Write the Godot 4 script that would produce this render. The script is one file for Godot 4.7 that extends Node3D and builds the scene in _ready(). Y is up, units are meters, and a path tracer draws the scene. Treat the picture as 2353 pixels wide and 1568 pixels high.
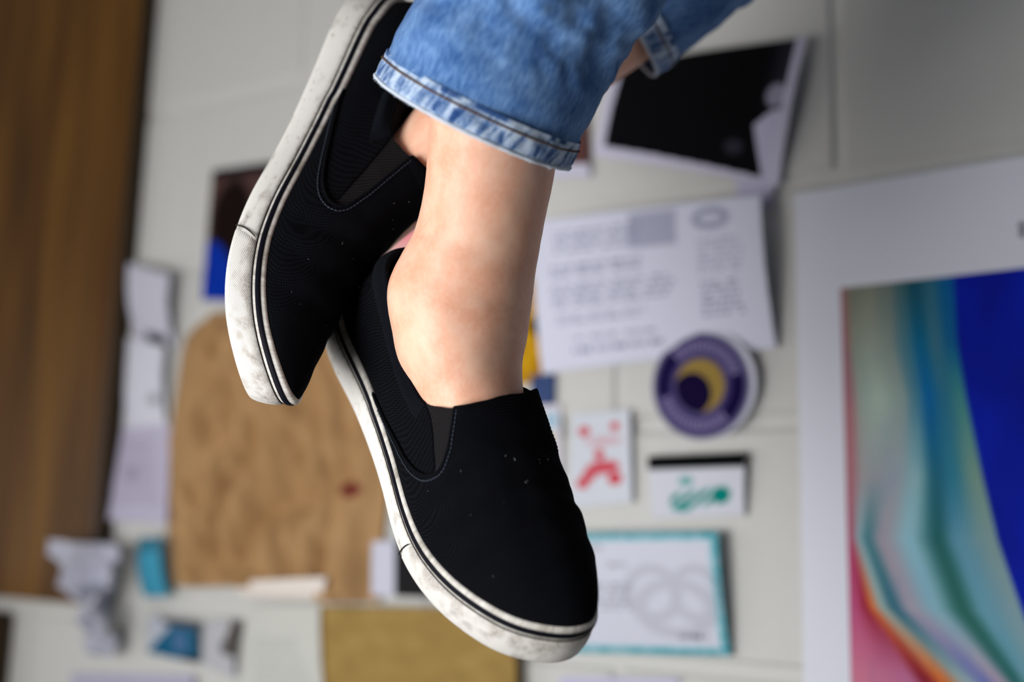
extends Node3D
# A pair of crossed feet in black slip-on shoes hanging before a painted block wall covered with papers.
# World: x along the wall to the right, y up, z out of the wall towards the viewer; metres.

var noise := FastNoiseLite.new()
var M := {}
const ADDED_LAMP := Vector3(-0.63, 1.25, 1.18)  # where the added key lamp stands
const ADDED_LAMP_AIM := Vector3(-0.55, 1.50, 0.2)

# ---------------------------------------------------------------- small helpers
func tag(o: Node, label := "", category := "", group := "", kind := "") -> void:
	if label != "": o.set_meta("label", label)
	if category != "": o.set_meta("category", category)
	if group != "": o.set_meta("group", group)
	if kind != "": o.set_meta("kind", kind)

var used := {}

# chair, chair_001, chair_002 ...
func numbered(called: String) -> String:
	var n: int = used.get(called, 0)
	used[called] = n + 1
	return called if n == 0 else "%s_%03d" % [called, n]

func base(called: String, where := Vector3.ZERO) -> Node3D:
	var o := Node3D.new()
	o.name = numbered(called)
	add_child(o, true)
	o.position = where
	return o

func put(called: String, mesh: Mesh, mat: Material, parent: Node = self) -> MeshInstance3D:
	var o := MeshInstance3D.new()
	o.name = numbered(called) if parent == self else called
	o.mesh = mesh
	o.material_override = mat
	parent.add_child(o, true)
	return o

func mat(c: Color, rough := 0.8, spec := 0.5) -> StandardMaterial3D:
	var m := StandardMaterial3D.new()
	m.albedo_color = c
	m.roughness = rough
	m.metallic_specular = spec
	return m

func cr(a: float, b: float, c: float, d: float, t: float) -> float:
	return 0.5 * (2.0 * b + (c - a) * t + (2.0 * a - 5.0 * b + 4.0 * c - d) * t * t + (3.0 * b - a - 3.0 * c + d) * t * t * t)

func loop_at(a: PackedFloat32Array, s: float) -> float:
	var n := a.size()
	var i := int(floor(s))
	var t := s - i
	return cr(a[posmod(i - 1, n)], a[posmod(i, n)], a[posmod(i + 1, n)], a[posmod(i + 2, n)], t)

func line_at(a: PackedFloat32Array, s: float) -> float:
	var n := a.size() - 1
	var i := clampi(int(floor(s)), 0, n - 1)
	return cr(a[maxi(i - 1, 0)], a[i], a[i + 1], a[mini(i + 2, n)], s - i)

# piecewise linear look-up
func pl(xs: Array, ys: Array, x: float) -> float:
	if x <= xs[0]: return ys[0]
	for i in range(1, xs.size()):
		if x <= xs[i]:
			return lerpf(ys[i - 1], ys[i], (x - xs[i - 1]) / (xs[i] - xs[i - 1]))
	return ys[-1]

# a mesh from a grid of points, (nu + 1) columns by (nv + 1) rows; wrap: first and last column meet
func grid_mesh(p: PackedVector3Array, uv: PackedVector2Array, nu: int, nv: int, wrap := false, flip := false, cols := PackedColorArray()) -> ArrayMesh:
	var nrm := PackedVector3Array()
	nrm.resize(p.size())
	var idx := PackedInt32Array()
	idx.resize(nu * nv * 6)
	var w := nu + 1
	var k := 0
	for j in nv:
		for i in nu:
			var a := j * w + i
			var b := a + 1
			var c := a + w
			var d := c + 1
			if flip:
				idx[k] = a; idx[k + 1] = c; idx[k + 2] = b; idx[k + 3] = b; idx[k + 4] = c; idx[k + 5] = d
			else:
				idx[k] = a; idx[k + 1] = b; idx[k + 2] = c; idx[k + 3] = b; idx[k + 4] = d; idx[k + 5] = c
			k += 6
			var n := (p[d] - p[a]).cross(p[b] - p[c])
			if flip: n = -n
			nrm[a] += n; nrm[b] += n; nrm[c] += n; nrm[d] += n
	if wrap:
		for j in nv + 1:
			var s := nrm[j * w] + nrm[j * w + nu]
			nrm[j * w] = s
			nrm[j * w + nu] = s
	for i in nrm.size():
		nrm[i] = nrm[i].normalized()
	var arr := []
	arr.resize(Mesh.ARRAY_MAX)
	arr[Mesh.ARRAY_VERTEX] = p
	arr[Mesh.ARRAY_NORMAL] = nrm
	arr[Mesh.ARRAY_TEX_UV] = uv
	if cols.size() > 0: arr[Mesh.ARRAY_COLOR] = cols
	arr[Mesh.ARRAY_INDEX] = idx
	var m := ArrayMesh.new()
	m.add_surface_from_arrays(Mesh.PRIMITIVE_TRIANGLES, arr)
	return m

func join(meshes: Array) -> ArrayMesh:
	var st := SurfaceTool.new()
	for m in meshes: st.append_from(m, 0, Transform3D())
	return st.commit()

# f(u, v) -> point, u and v from 0 to 1; size: metres that uv spans
func sheet(nu: int, nv: int, f: Callable, size := Vector2.ONE, wrap := false, flip := false) -> ArrayMesh:
	var p := PackedVector3Array()
	var uv := PackedVector2Array()
	for j in nv + 1:
		for i in nu + 1:
			var u := float(i) / nu
			var v := float(j) / nv
			p.append(f.call(u, v))
			uv.append(Vector2(u, v) * size)
	return grid_mesh(p, uv, nu, nv, wrap, flip)

# a round tube through points
func tube(pts: PackedVector3Array, r: float, sides := 8) -> ArrayMesh:
	var p := PackedVector3Array()
	var uv := PackedVector2Array()
	var n := pts.size()
	var ref := Vector3(0.31, 0.77, 0.55)
	var run := 0.0
	for j in n:
		var tg := (pts[mini(j + 1, n - 1)] - pts[maxi(j - 1, 0)]).normalized()
		var a := tg.cross(ref).normalized()
		var b := tg.cross(a)
		if j > 0: run += pts[j].distance_to(pts[j - 1])
		var rr := r * (0.35 if j == 0 or j == n - 1 else 1.0)
		for i in sides + 1:
			var th := TAU * i / sides
			p.append(pts[j] + (a * cos(th) + b * sin(th)) * rr)
			uv.append(Vector2(r * th, run))
	return grid_mesh(p, uv, sides, n - 1, true)

# a box with chamfered edges
func bevel_box(size: Vector3, b: float) -> ArrayMesh:
	var st := SurfaceTool.new()
	st.begin(Mesh.PRIMITIVE_TRIANGLES)
	st.set_smooth_group(-1)
	var h := size / 2.0
	var quad := func(q: Array) -> void:
		var n: Vector3 = (q[2] - q[0]).cross(q[1] - q[0])
		if n.dot(q[0] + q[1] + q[2] + q[3]) < 0.0: q.reverse()
		for k in [0, 1, 2, 0, 2, 3]: st.add_vertex(q[k])
	for ax in 3:
		var u := (ax + 1) % 3
		var v := (ax + 2) % 3
		for s in [-1.0, 1.0]:
			var q := []
			for c in [[-1, -1], [1, -1], [1, 1], [-1, 1]]:
				var p := Vector3.ZERO
				p[ax] = s * h[ax]; p[u] = c[0] * (h[u] - b); p[v] = c[1] * (h[v] - b)
				q.append(p)
			quad.call(q)
			for s2 in [-1.0, 1.0]:
				var e := []
				for c in [[0, -1], [0, 1], [1, 1], [1, -1]]:
					var p := Vector3.ZERO
					p[ax] = s * (h[ax] if c[0] == 0 else h[ax] - b)
					p[u] = s2 * (h[u] - b if c[0] == 0 else h[u])
					p[v] = c[1] * (h[v] - b)
					e.append(p)
				quad.call(e)
	for sx in [-1.0, 1.0]:
		for sy in [-1.0, 1.0]:
			for sz in [-1.0, 1.0]:
				var t := [Vector3(sx * h.x, sy * (h.y - b), sz * (h.z - b)), Vector3(sx * (h.x - b), sy * h.y, sz * (h.z - b)), Vector3(sx * (h.x - b), sy * (h.y - b), sz * h.z)]
				if (t[2] - t[0]).cross(t[1] - t[0]).dot(t[0]) < 0.0: t.reverse()
				for q in t: st.add_vertex(q)
	st.generate_normals()
	return st.commit()

func image_tex(w: int, h: int, f: Callable) -> ImageTexture:
	var data := PackedByteArray()
	data.resize(w * h * 3)
	var k := 0
	for y in h:
		for x in w:
			var c: Color = f.call((x + 0.5) / w, (y + 0.5) / h)
			data[k] = clampi(int(c.r * 255.0 + 0.5), 0, 255)
			data[k + 1] = clampi(int(c.g * 255.0 + 0.5), 0, 255)
			data[k + 2] = clampi(int(c.b * 255.0 + 0.5), 0, 255)
			k += 3
	return ImageTexture.create_from_image(Image.create_from_data(w, h, false, Image.FORMAT_RGB8, data))

func fbm(x: float, y: float, z := 0.0) -> float:
	return noise.get_noise_3d(x, y, z)

func rgb8(r: float, g: float, b: float) -> Color:
	return Color(r / 255.0, g / 255.0, b / 255.0)

# ---------------------------------------------------------------- the scene
func _ready() -> void:
	camera_and_light()
	noise.seed = 7
	noise.noise_type = FastNoiseLite.TYPE_SIMPLEX_SMOOTH
	noise.frequency = 1.0
	noise.fractal_type = FastNoiseLite.FRACTAL_FBM
	noise.fractal_octaves = 4
	materials()
	room()
	papers()
	shoes()
	person()

func camera_and_light() -> void:
	var cam := Camera3D.new()
	cam.name = "camera"
	cam.transform = Transform3D(Basis(Vector3(0.8529, 0.0243, -0.5216), Vector3(0.0662, 0.9858, 0.1542), Vector3(0.5179, -0.166, 0.8392)).orthonormalized(), Vector3(0, 1.35, 0.9297))
	cam.fov = 33.234
	cam.near = 0.05
	cam.far = 60.0
	var lens := CameraAttributesPhysical.new()
	lens.frustum_focal_length = 40.2
	lens.exposure_aperture = 2.6
	lens.frustum_focus_distance = 0.588
	lens.frustum_near = 0.05
	lens.frustum_far = 60.0
	cam.attributes = lens
	cam.fov = 33.234
	add_child(cam)
	var e := Environment.new()
	e.background_mode = Environment.BG_SKY
	var sky := Sky.new()
	var sm := ProceduralSkyMaterial.new()
	sm.sky_top_color = Color(0.45, 0.6, 0.85)
	sm.sky_horizon_color = Color(0.8, 0.86, 0.92)
	sm.ground_bottom_color = Color(0.35, 0.36, 0.34)
	sm.ground_horizon_color = Color(0.6, 0.62, 0.6)
	sky.sky_material = sm
	e.sky = sky
	e.background_energy_multiplier = 0.5
	e.tonemap_mode = Environment.TONE_MAPPER_LINEAR
	e.tonemap_exposure = 1.7
	e.sdfgi_enabled = true
	e.ssao_enabled = true
	e.ssil_enabled = true
	var we := WorldEnvironment.new()
	we.name = "environment"
	we.environment = e
	add_child(we)
	# daylight that enters through the window in the left wall
	var day := AreaLight3D.new()
	day.name = "window_daylight"
	day.area_size = Vector2(1.5, 1.3)
	day.light_color = Color(1.0, 0.985, 0.96)
	day.light_energy = 0.65
	day.area_range = 8.0
	day.area_attenuation = 2.0
	day.shadow_enabled = true
	add_child(day)
	day.look_at_from_position(Vector3(-2.36, 1.05, 1.75), Vector3(-1.36, 1.05, 1.75), Vector3.UP)
	# key light of an added panel lamp, left of the camera, below the feet
	var key := AreaLight3D.new()
	key.name = "added_panel_light"
	key.area_size = Vector2(0.6, 0.48)
	key.light_color = Color(1.0, 0.99, 0.98)
	key.light_energy = 0.58
	key.area_range = 8.0
	key.area_attenuation = 2.0
	key.shadow_enabled = true
	add_child(key)
	key.look_at_from_position(ADDED_LAMP + (ADDED_LAMP_AIM - ADDED_LAMP).normalized() * 0.012, ADDED_LAMP_AIM, Vector3.UP)

func materials() -> void:
	M.wall = mat(rgb8(207, 208, 206), 0.55, 0.4)
	M.mortar = mat(rgb8(209, 210, 208), 0.6, 0.4)
	M.plaster = mat(rgb8(226, 227, 230), 0.9, 0.3)
	M.ceiling = mat(rgb8(232, 232, 230), 0.9, 0.3)
	M.floor = mat(rgb8(112, 108, 104), 0.6)
	M.frame = mat(rgb8(225, 224, 220), 0.4)
	var pane := mat(Color(1, 1, 1, 0.06), 0.02)
	pane.transparency = BaseMaterial3D.TRANSPARENCY_ALPHA
	M.pane = pane
	# paint on the blocks: faint roller texture
	var nt := NoiseTexture2D.new()
	nt.width = 256; nt.height = 256; nt.seamless = true
	var fn := FastNoiseLite.new()
	fn.seed = 3; fn.frequency = 0.03; fn.fractal_octaves = 4
	nt.noise = fn
	for k in ["wall", "mortar"]:
		M[k].heightmap_enabled = true
		M[k].heightmap_texture = nt
		M[k].heightmap_scale = 0.06
		M[k].uv1_triplanar = true
		M[k].uv1_world_triplanar = true
		M[k].uv1_scale = Vector3(6, 6, 6)
	# stained wood
	var wood := mat(Color.WHITE, 0.45, 0.4)
	wood.albedo_texture = image_tex(256, 512, func(u: float, v: float) -> Color:
		var g := fbm(u * 7.0, v * 1.3, 2.0) + 0.5 * fbm(u * 26.0, v * 2.4, 9.0)
		var t := clampf(0.5 + 0.75 * g, 0.0, 1.0)
		return rgb8(62, 36, 10).lerp(rgb8(122, 84, 30), t))
	M.wood = wood
	M.dark_brown = mat(rgb8(52, 40, 26), 0.6, 0.3)  # brown of the painted shade pieces and the added lamp stand
	# black canvas: ribbed weave
	var weave := image_tex(64, 64, func(u: float, v: float) -> Color:
		var a: float = absf(sin(v * PI * 4.0))
		var b: float = 0.5 + 0.5 * sin(u * TAU * 4.0 + (PI if int(v * 4.0) % 2 == 0 else 0.0))
		var h := pow(a, 0.7) * (0.62 + 0.38 * b)
		return Color(h, h, h))
	var weave_tone := image_tex(128, 128, func(u: float, v: float) -> Color:
		var a: float = absf(sin(v * PI * 4.0))
		var b: float = 0.5 + 0.5 * sin(u * TAU * 4.0 + (PI if int(v * 4.0) % 2 == 0 else 0.0))
		var h := 0.28 + 0.72 * pow(a, 1.1) * (0.45 + 0.55 * b)
		return Color(h, h, h))
	var canvas := mat(Color(0.100, 0.107, 0.132), 0.95, 0.10)
	canvas.albedo_texture = weave_tone
	canvas.heightmap_enabled = true
	canvas.heightmap_texture = weave
	canvas.heightmap_scale = 0.03
	canvas.uv1_scale = Vector3(250, 250, 250)
	canvas.rim_enabled = true
	canvas.rim = 0.03
	canvas.rim_tint = 0.3
	M.canvas = canvas
	var smooth := canvas.duplicate()
	smooth.albedo_color = Color(0.125, 0.137, 0.172)
	smooth.uv1_scale = Vector3(420, 420, 420)
	smooth.heightmap_scale = 0.012
	M.collar = smooth
	var gore := canvas.duplicate()
	gore.albedo_color = Color(0.21, 0.205, 0.215)
	gore.uv1_scale = Vector3(330, 330, 330)
	M.gore = gore
	M.thread = mat(Color(0.21, 0.235, 0.28), 0.9, 0.2)
	M.lining = mat(Color(0.06, 0.06, 0.065), 0.95, 0.1)
	M.lint = mat(Color(0.55, 0.56, 0.58), 0.9, 0.2)
	M.stripe = mat(Color(0.05, 0.052, 0.09), 0.6, 0.2)
	M.groove = mat(Color(0.17, 0.15, 0.145), 0.9, 0.2)
	M.outsole = mat(rgb8(196, 186, 168), 0.8)
	# scuffed white rubber; u runs round the shoe, v from the ground up
	var scuff := func(u: float, v: float) -> Color:
		var c := rgb8(220, 219, 216)
		var d := smoothstep(0.12, 0.6, fbm(u * 24.0, v * 0.9, 1.0)) * 0.62
		var grain := 0.55 + 0.8 * fbm(u * 520.0, v * 15.0, 4.0)
		d *= clampf(grain + 0.25, 0.2, 1.2)
		d += 0.30 * smoothstep(0.30, 0.55, fbm(u * 150.0, v * 4.4, 6.0))
		d += 0.5 * smoothstep(0.80, 1.0, v) * (0.55 + 0.9 * fbm(u * 220.0, v * 6.0, 2.0))
		d += 0.25 * (1.0 - smoothstep(0.0, 0.1, v)) * (0.6 + 0.8 * fbm(u * 60.0, 0.5, 8.0))
		return c.lerp(rgb8(112, 104, 92), clampf(d, 0.0, 0.8))
	var rubber := mat(Color.WHITE, 0.55, 0.4)
	rubber.albedo_texture = image_tex(1400, 72, scuff)
	M.rubber = rubber
	var hatch := image_tex(2048, 128, func(u: float, v: float) -> Color:
		var h: float = 0.5 + 0.25 * (sin((u * 470.0 + v * 13.0) * TAU) + sin((u * 470.0 - v * 13.0) * TAU))
		return Color(h, h, h))
	var bumper := mat(Color.WHITE, 0.6, 0.35)
	bumper.albedo_texture = image_tex(900, 72, func(u: float, v: float) -> Color:
		var c := rgb8(216, 214, 211)
		var d := 0.5 * smoothstep(0.5, 1.0, v + 0.5 * fbm(u * 40.0, v * 1.4, 12.0)) * (0.6 + 0.7 * fbm(u * 420.0, v * 12.0, 3.0))
		d += 0.26 * smoothstep(0.05, 0.5, fbm(u * 36.0, v * 1.2, 22.0))
		return c.lerp(rgb8(104, 96, 86), clampf(d, 0.0, 0.75)))
	bumper.detail_enabled = false
	bumper.heightmap_enabled = true
	bumper.heightmap_texture = hatch
	bumper.heightmap_scale = 0.028
	M.bumper = bumper
	M.bumper_plain = bumper
	# skin
	var skin := mat(Color.WHITE, 0.5, 0.45)
	skin.albedo_texture = image_tex(512, 512, func(u: float, v: float) -> Color:
		var a := fbm(u * 9.0, v * 9.0, 31.0)
		var b := fbm(u * 60.0, v * 60.0, 33.0)
		return rgb8(237, 190, 164).lerp(rgb8(226, 160, 130), clampf(0.4 + 0.8 * a, 0.0, 1.0)).lerp(rgb8(240, 204, 184), clampf(0.15 + 0.4 * b, 0.0, 0.5)))
	skin.uv1_scale = Vector3(4.5, 4.5, 1)
	skin.subsurf_scatter_enabled = true
	skin.subsurf_scatter_strength = 0.12
	M.skin = skin
	# washed denim
	var twill := func(u: float, v: float) -> float:
		return 0.5 + 0.5 * sin((u * 92.0 + v * 92.0) * TAU)
	var denim := mat(Color.WHITE, 0.9, 0.2)
	denim.albedo_texture = image_tex(900, 900, func(u: float, v: float) -> Color:
		var a := fbm(u * 7.0, v * 5.0, 41.0)
		var slub := fbm(u * 70.0, v * 18.0, 43.0)
		var tw: float = twill.call(u, v)
		var t := clampf(0.48 + 0.42 * a + 0.4 * slub + 0.22 * (tw - 0.5), 0.0, 1.0)
		return rgb8(44, 82, 140).lerp(rgb8(128, 166, 214), t))
	denim.uv1_scale = Vector3(8.0, 8.0, 1)
	denim.rim_enabled = true
	denim.rim = 0.2
	M.denim = denim
	var hem := denim.duplicate()
	hem.albedo_texture = image_tex(1024, 128, func(u: float, v: float) -> Color:
		var tw := 0.5 + 0.5 * sin((u * 180.0 + v * 9.0) * TAU)
		var rope := fbm(u * 62.0 + v * 0.8, v * 0.7, 51.0)
		var worn := smoothstep(0.55, 1.0, v) * 0.4 + smoothstep(0.25, 0.0, v) * 0.25
		var t := clampf(0.62 + 1.1 * rope + worn + 0.25 * (tw - 0.5) + 0.25 * fbm(u * 200.0, v * 10.0, 5.0), 0.0, 1.0)
		var c := rgb8(42, 76, 132).lerp(rgb8(186, 204, 228), t)
		var ind := smoothstep(0.05, 0.3, fbm(u * 13.0, 0.3, 57.0)) * smoothstep(0.84, 0.93, v) + 0.8 * smoothstep(0.22, 0.4, fbm(u * 48.0, v * 0.4, 59.0)) * (1.0 - smoothstep(0.55, 0.7, v)) * smoothstep(0.1, 0.25, v)
		return c.lerp(rgb8(34, 66, 122), clampf(ind, 0.0, 0.9)))
	hem.uv1_scale = Vector3.ONE
	M.hem = hem
	M.fray = mat(rgb8(196, 208, 224), 0.95, 0.1)
	M.topstitch = mat(rgb8(96, 74, 62), 0.85, 0.2)
	M.denim_dark = mat(rgb8(70, 92, 128), 0.95, 0.1)

# ---------------------------------------------------------------- room
func box(called: String, lo: Vector3, hi: Vector3, m: Material, parent: Node = self, b := 0.004) -> MeshInstance3D:
	var o := put(called, bevel_box(hi - lo, b), m, parent)
	o.position = (lo + hi) / 2.0
	return o

func room() -> void:
	# painted concrete block wall: every block a part, joints recessed
	var w := base("wall_back")
	tag(w, "", "", "", "structure")
	var mb := put("mortar", bevel_box(Vector3(4.8, 2.9, 0.1), 0.002), M.mortar, w)
	mb.position = Vector3(-0.3, 1.45, -0.0535)
	var shapes := []
	for k in 3: shapes.append(bevel_box(Vector3(0.4064 - 0.004, 0.2057 - 0.009, 0.05), 0.0040 + 0.0008 * k))
	for row in range(-7, 8):
		var y0 := 1.654 + 0.2057 * row
		for col in range(-6, 5):
			var x0 := -0.254 + 0.4064 * col + (0.2032 if posmod(row, 2) == 1 else 0.0)
			if x0 < -2.6 or x0 > 1.9 or y0 < 0.0 or y0 > 2.75: continue
			var o := put("block", shapes[posmod(row * 3 + col * 5, 3)], M.wall, w)
			o.position = Vector3(x0 + 0.2032, y0 + 0.10285, -0.025)
			o.rotation = Vector3(0.002 * sin(row * 7.1 + col), 0.0015 * sin(col * 3.3 + row), 0.0)
	tag(box("floor", Vector3(-2.7, -0.1, -0.1), Vector3(2.1, 0.0, 4.2), M.floor), "", "", "", "structure")
	tag(box("ceiling", Vector3(-2.7, 2.8, -0.1), Vector3(2.1, 2.9, 4.2), M.ceiling), "", "", "", "structure")
	tag(box("wall_right", Vector3(2.0, 0.0, -0.1), Vector3(2.1, 2.8, 4.2), M.plaster), "", "", "", "structure")
	tag(box("wall_front", Vector3(-2.7, 0.0, 4.1), Vector3(2.1, 2.8, 4.2), M.plaster), "", "", "", "structure")
	# left wall with the window opening (y 0.4 to 1.7, z 1.0 to 2.5)
	var wl := base("wall_left")
	tag(wl, "", "", "", "structure")
	box("wall_panel", Vector3(-2.6, 0.0, 0.0), Vector3(-2.5, 2.8, 1.0), M.plaster, wl)
	box("wall_panel", Vector3(-2.6, 0.0, 2.5), Vector3(-2.5, 2.8, 4.1), M.plaster, wl)
	box("wall_panel", Vector3(-2.6, 0.0, 1.0), Vector3(-2.5, 0.4, 2.5), M.plaster, wl)
	box("wall_panel", Vector3(-2.6, 1.7, 1.0), Vector3(-2.5, 2.8, 2.5), M.plaster, wl)
	var win := base("window_1", Vector3(-2.5, 1.05, 1.75))
	tag(win, "", "", "", "structure")
	for q in [[Vector3(-0.08, -0.65, -0.75), Vector3(0.01, -0.60, 0.75)], [Vector3(-0.08, 0.60, -0.75), Vector3(0.01, 0.65, 0.75)], [Vector3(-0.08, -0.6, -0.75), Vector3(0.01, 0.6, -0.70)], [Vector3(-0.08, -0.6, 0.70), Vector3(0.01, 0.6, 0.75)]]:
		box("window_frame", q[0], q[1], M.frame, win)
	box("pane", Vector3(-0.05, -0.6, -0.7), Vector3(-0.044, 0.6, 0.7), M.pane, win, 0.001)
	# added panel lamp, out of view, put in to light feet and wall
	var lamp := base("added_panel_lamp", ADDED_LAMP)
	tag(lamp, "added white panel lamp on a thin stand, facing the crossed feet", "lamp")
	var head := Node3D.new()
	head.name = "added_lamp_head"
	lamp.add_child(head)
	head.look_at_from_position(ADDED_LAMP, ADDED_LAMP_AIM, Vector3.UP)
	head.position = Vector3.ZERO
	var shell := put("shell", bevel_box(Vector3(0.63, 0.51, 0.03), 0.006), M.frame, head)
	shell.position.z = 0.018
	var glow := mat(Color(0.9, 0.9, 0.9), 0.6)
	glow.emission_enabled = true
	glow.emission = Color(1, 0.99, 0.98)
	glow.emission_energy_multiplier = 0.6
	put("diffuser", bevel_box(Vector3(0.6, 0.48, 0.006), 0.002), glow, head)
	var pole := CylinderMesh.new()
	pole.top_radius = 0.011; pole.bottom_radius = 0.011; pole.height = ADDED_LAMP.y
	var po := put("pole", pole, M.dark_brown, lamp)
	po.position = Vector3(0.0, -ADDED_LAMP.y / 2.0, 0.045)
	var foot := CylinderMesh.new()
	foot.top_radius = 0.13; foot.bottom_radius = 0.14; foot.height = 0.03
	var fo := put("foot", foot, M.dark_brown, lamp)
	fo.position = Vector3(0.0, -ADDED_LAMP.y + 0.015, 0.045)
	# brown board at the left
	var board := put("board", bevel_box(Vector3(0.62, 1.2, 0.022), 0.003), M.wood)
	var pts := PackedVector3Array()
	board.mesh = board_mesh(Vector3(0.62, 1.2, 0.022))
	board.position = Vector3(-1.436, 1.855, 0.0115)
	board.rotation.z = -0.006
	var eb := put("edge_shade_strip", bevel_box(Vector3(0.007, 1.2, 0.0225), 0.0015), M.dark_brown, board)  # dark strip that paints shade onto the board's side face
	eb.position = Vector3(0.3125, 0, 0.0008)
	tag(eb, "dark strip painting the shade on the board edge")
	tag(board, "large dark brown wooden board with wavy grain at the left end of the wall", "board")
	var shade_box := box("dark_shade_box", Vector3(-1.44, 0.0, 0.001), Vector3(-1.292, 1.238, 0.05), M.dark_brown)  # dark box in place of the soft shadow below the board
	tag(shade_box, "painted shade as a dark upright post at the lower left corner, below the wooden board", "shade_box")

func board_mesh(size: Vector3) -> ArrayMesh:
	# bevelled slab whose front carries uv for the grain
	var b := 0.003
	var h := size / 2.0
	return sheet(20, 20, func(u: float, v: float) -> Vector3:
		var prof := [[-1.0, 0.0, 0.0], [-1.0, 0.0, 1.0], [-1.0, 1.0, 1.0]]
		var x := (u * 2.0 - 1.0)
		var y := (1.0 - v * 2.0)
		var ex: float = clampf((absf(x) - 0.9) / 0.1, 0.0, 1.0)
		var ey: float = clampf((absf(y) - 0.9) / 0.1, 0.0, 1.0)
		# the outer tenth of the grid folds round the edge to the back
		var px: float = signf(x) * minf(absf(x) / 0.9, 1.0) * (h.x - b) + signf(x) * minf(ex * 2.0, 1.0) * b
		var py: float = signf(y) * minf(absf(y) / 0.9, 1.0) * (h.y - b) + signf(y) * minf(ey * 2.0, 1.0) * b
		var e := maxf(ex, ey)
		var z: float = h.z - minf(e * 2.0, 1.0) * b - (clampf(e * 2.0 - 1.0, 0.0, 1.0)) * (size.z - b)
		return Vector3(px, py, z), Vector2(1, 1))

# ---------------------------------------------------------------- papers on the wall
# corners: top left, top right, bottom right, bottom left as (x, y) on the wall; lift: how far each corner stands off
func paper(called: String, label: String, category: String, c: Array, tex: Variant, lift := [0.002, 0.002, 0.002, 0.002], bow := 0.0, rough := 0.02, thick := 0.0004, n := 14, lobes := 3.0) -> MeshInstance3D:
	var mid := Vector2.ZERO
	for q in c: mid += q / 4.0
	var seedz := mid.x * 31.0
	var f := func(u: float, v: float, off: float) -> Vector3:
		var p: Vector2 = (c[0] as Vector2).lerp(c[1], u).lerp((c[3] as Vector2).lerp(c[2], u), v)
		var z: float = lerpf(lerpf(lift[0], lift[1], u * u), lerpf(lift[3], lift[2], u * u), v * v)
		z += bow * sin(u * PI) + bow * 0.6 * sin(v * PI) + rough * 0.1 * absf(fbm(u * lobes, v * lobes, seedz))
		return Vector3(p.x - mid.x, p.y - mid.y, z + 0.0006 + off)
	var p := PackedVector3Array()
	var uv := PackedVector2Array()
	# front, folded over the rim to the back
	for j in n + 3:
		for i in n + 3:
			var u: float = clampf((i - 1.0) / n, 0.0, 1.0)
			var v: float = clampf((j - 1.0) / n, 0.0, 1.0)
			var rim := i == 0 or j == 0 or i == n + 2 or j == n + 2
			p.append(f.call(u, v, 0.0 if rim else thick))
			uv.append(Vector2(u, v))
	var m: Material
	if tex is Material: m = tex
	else:
		var sm := mat(Color.WHITE, 0.85, 0.12)
		sm.albedo_texture = tex
		m = sm
	var o := put(called, grid_mesh(p, uv, n + 2, n + 2), m)
	o.position = Vector3(mid.x, mid.y, 0)
	tag(o, label, category)
	return o

func blob(u: float, v: float, cx: float, cy: float, rx: float, ry: float) -> float:
	var d := sqrt(pow((u - cx) / rx, 2) + pow((v - cy) / ry, 2))
	return 1.0 - smoothstep(0.8, 1.1, d)

func in_box(u: float, v: float, x0: float, y0: float, x1: float, y1: float) -> bool:
	return u >= x0 and u <= x1 and v >= y0 and v <= y1

# rows of unreadable small print
func print_rows(u: float, v: float, x0: float, y0: float, x1: float, y1: float, rows: int, sd: float) -> float:
	if not in_box(u, v, x0, y0, x1, y1): return 0.0
	var r := (v - y0) / (y1 - y0) * rows
	var k := floorf(r)
	if r - k > 0.55: return 0.0
	var e := x1 - (x1 - x0) * (0.25 * absf(sin(k * 12.7 + sd)))
	if u > e: return 0.0
	return 0.0 if sin(u * 160.0 + sin(k * 3.1 + sd) * 9.0 + 3.0 * sin(u * 41.0 + k)) < -0.45 else 1.0

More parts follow.
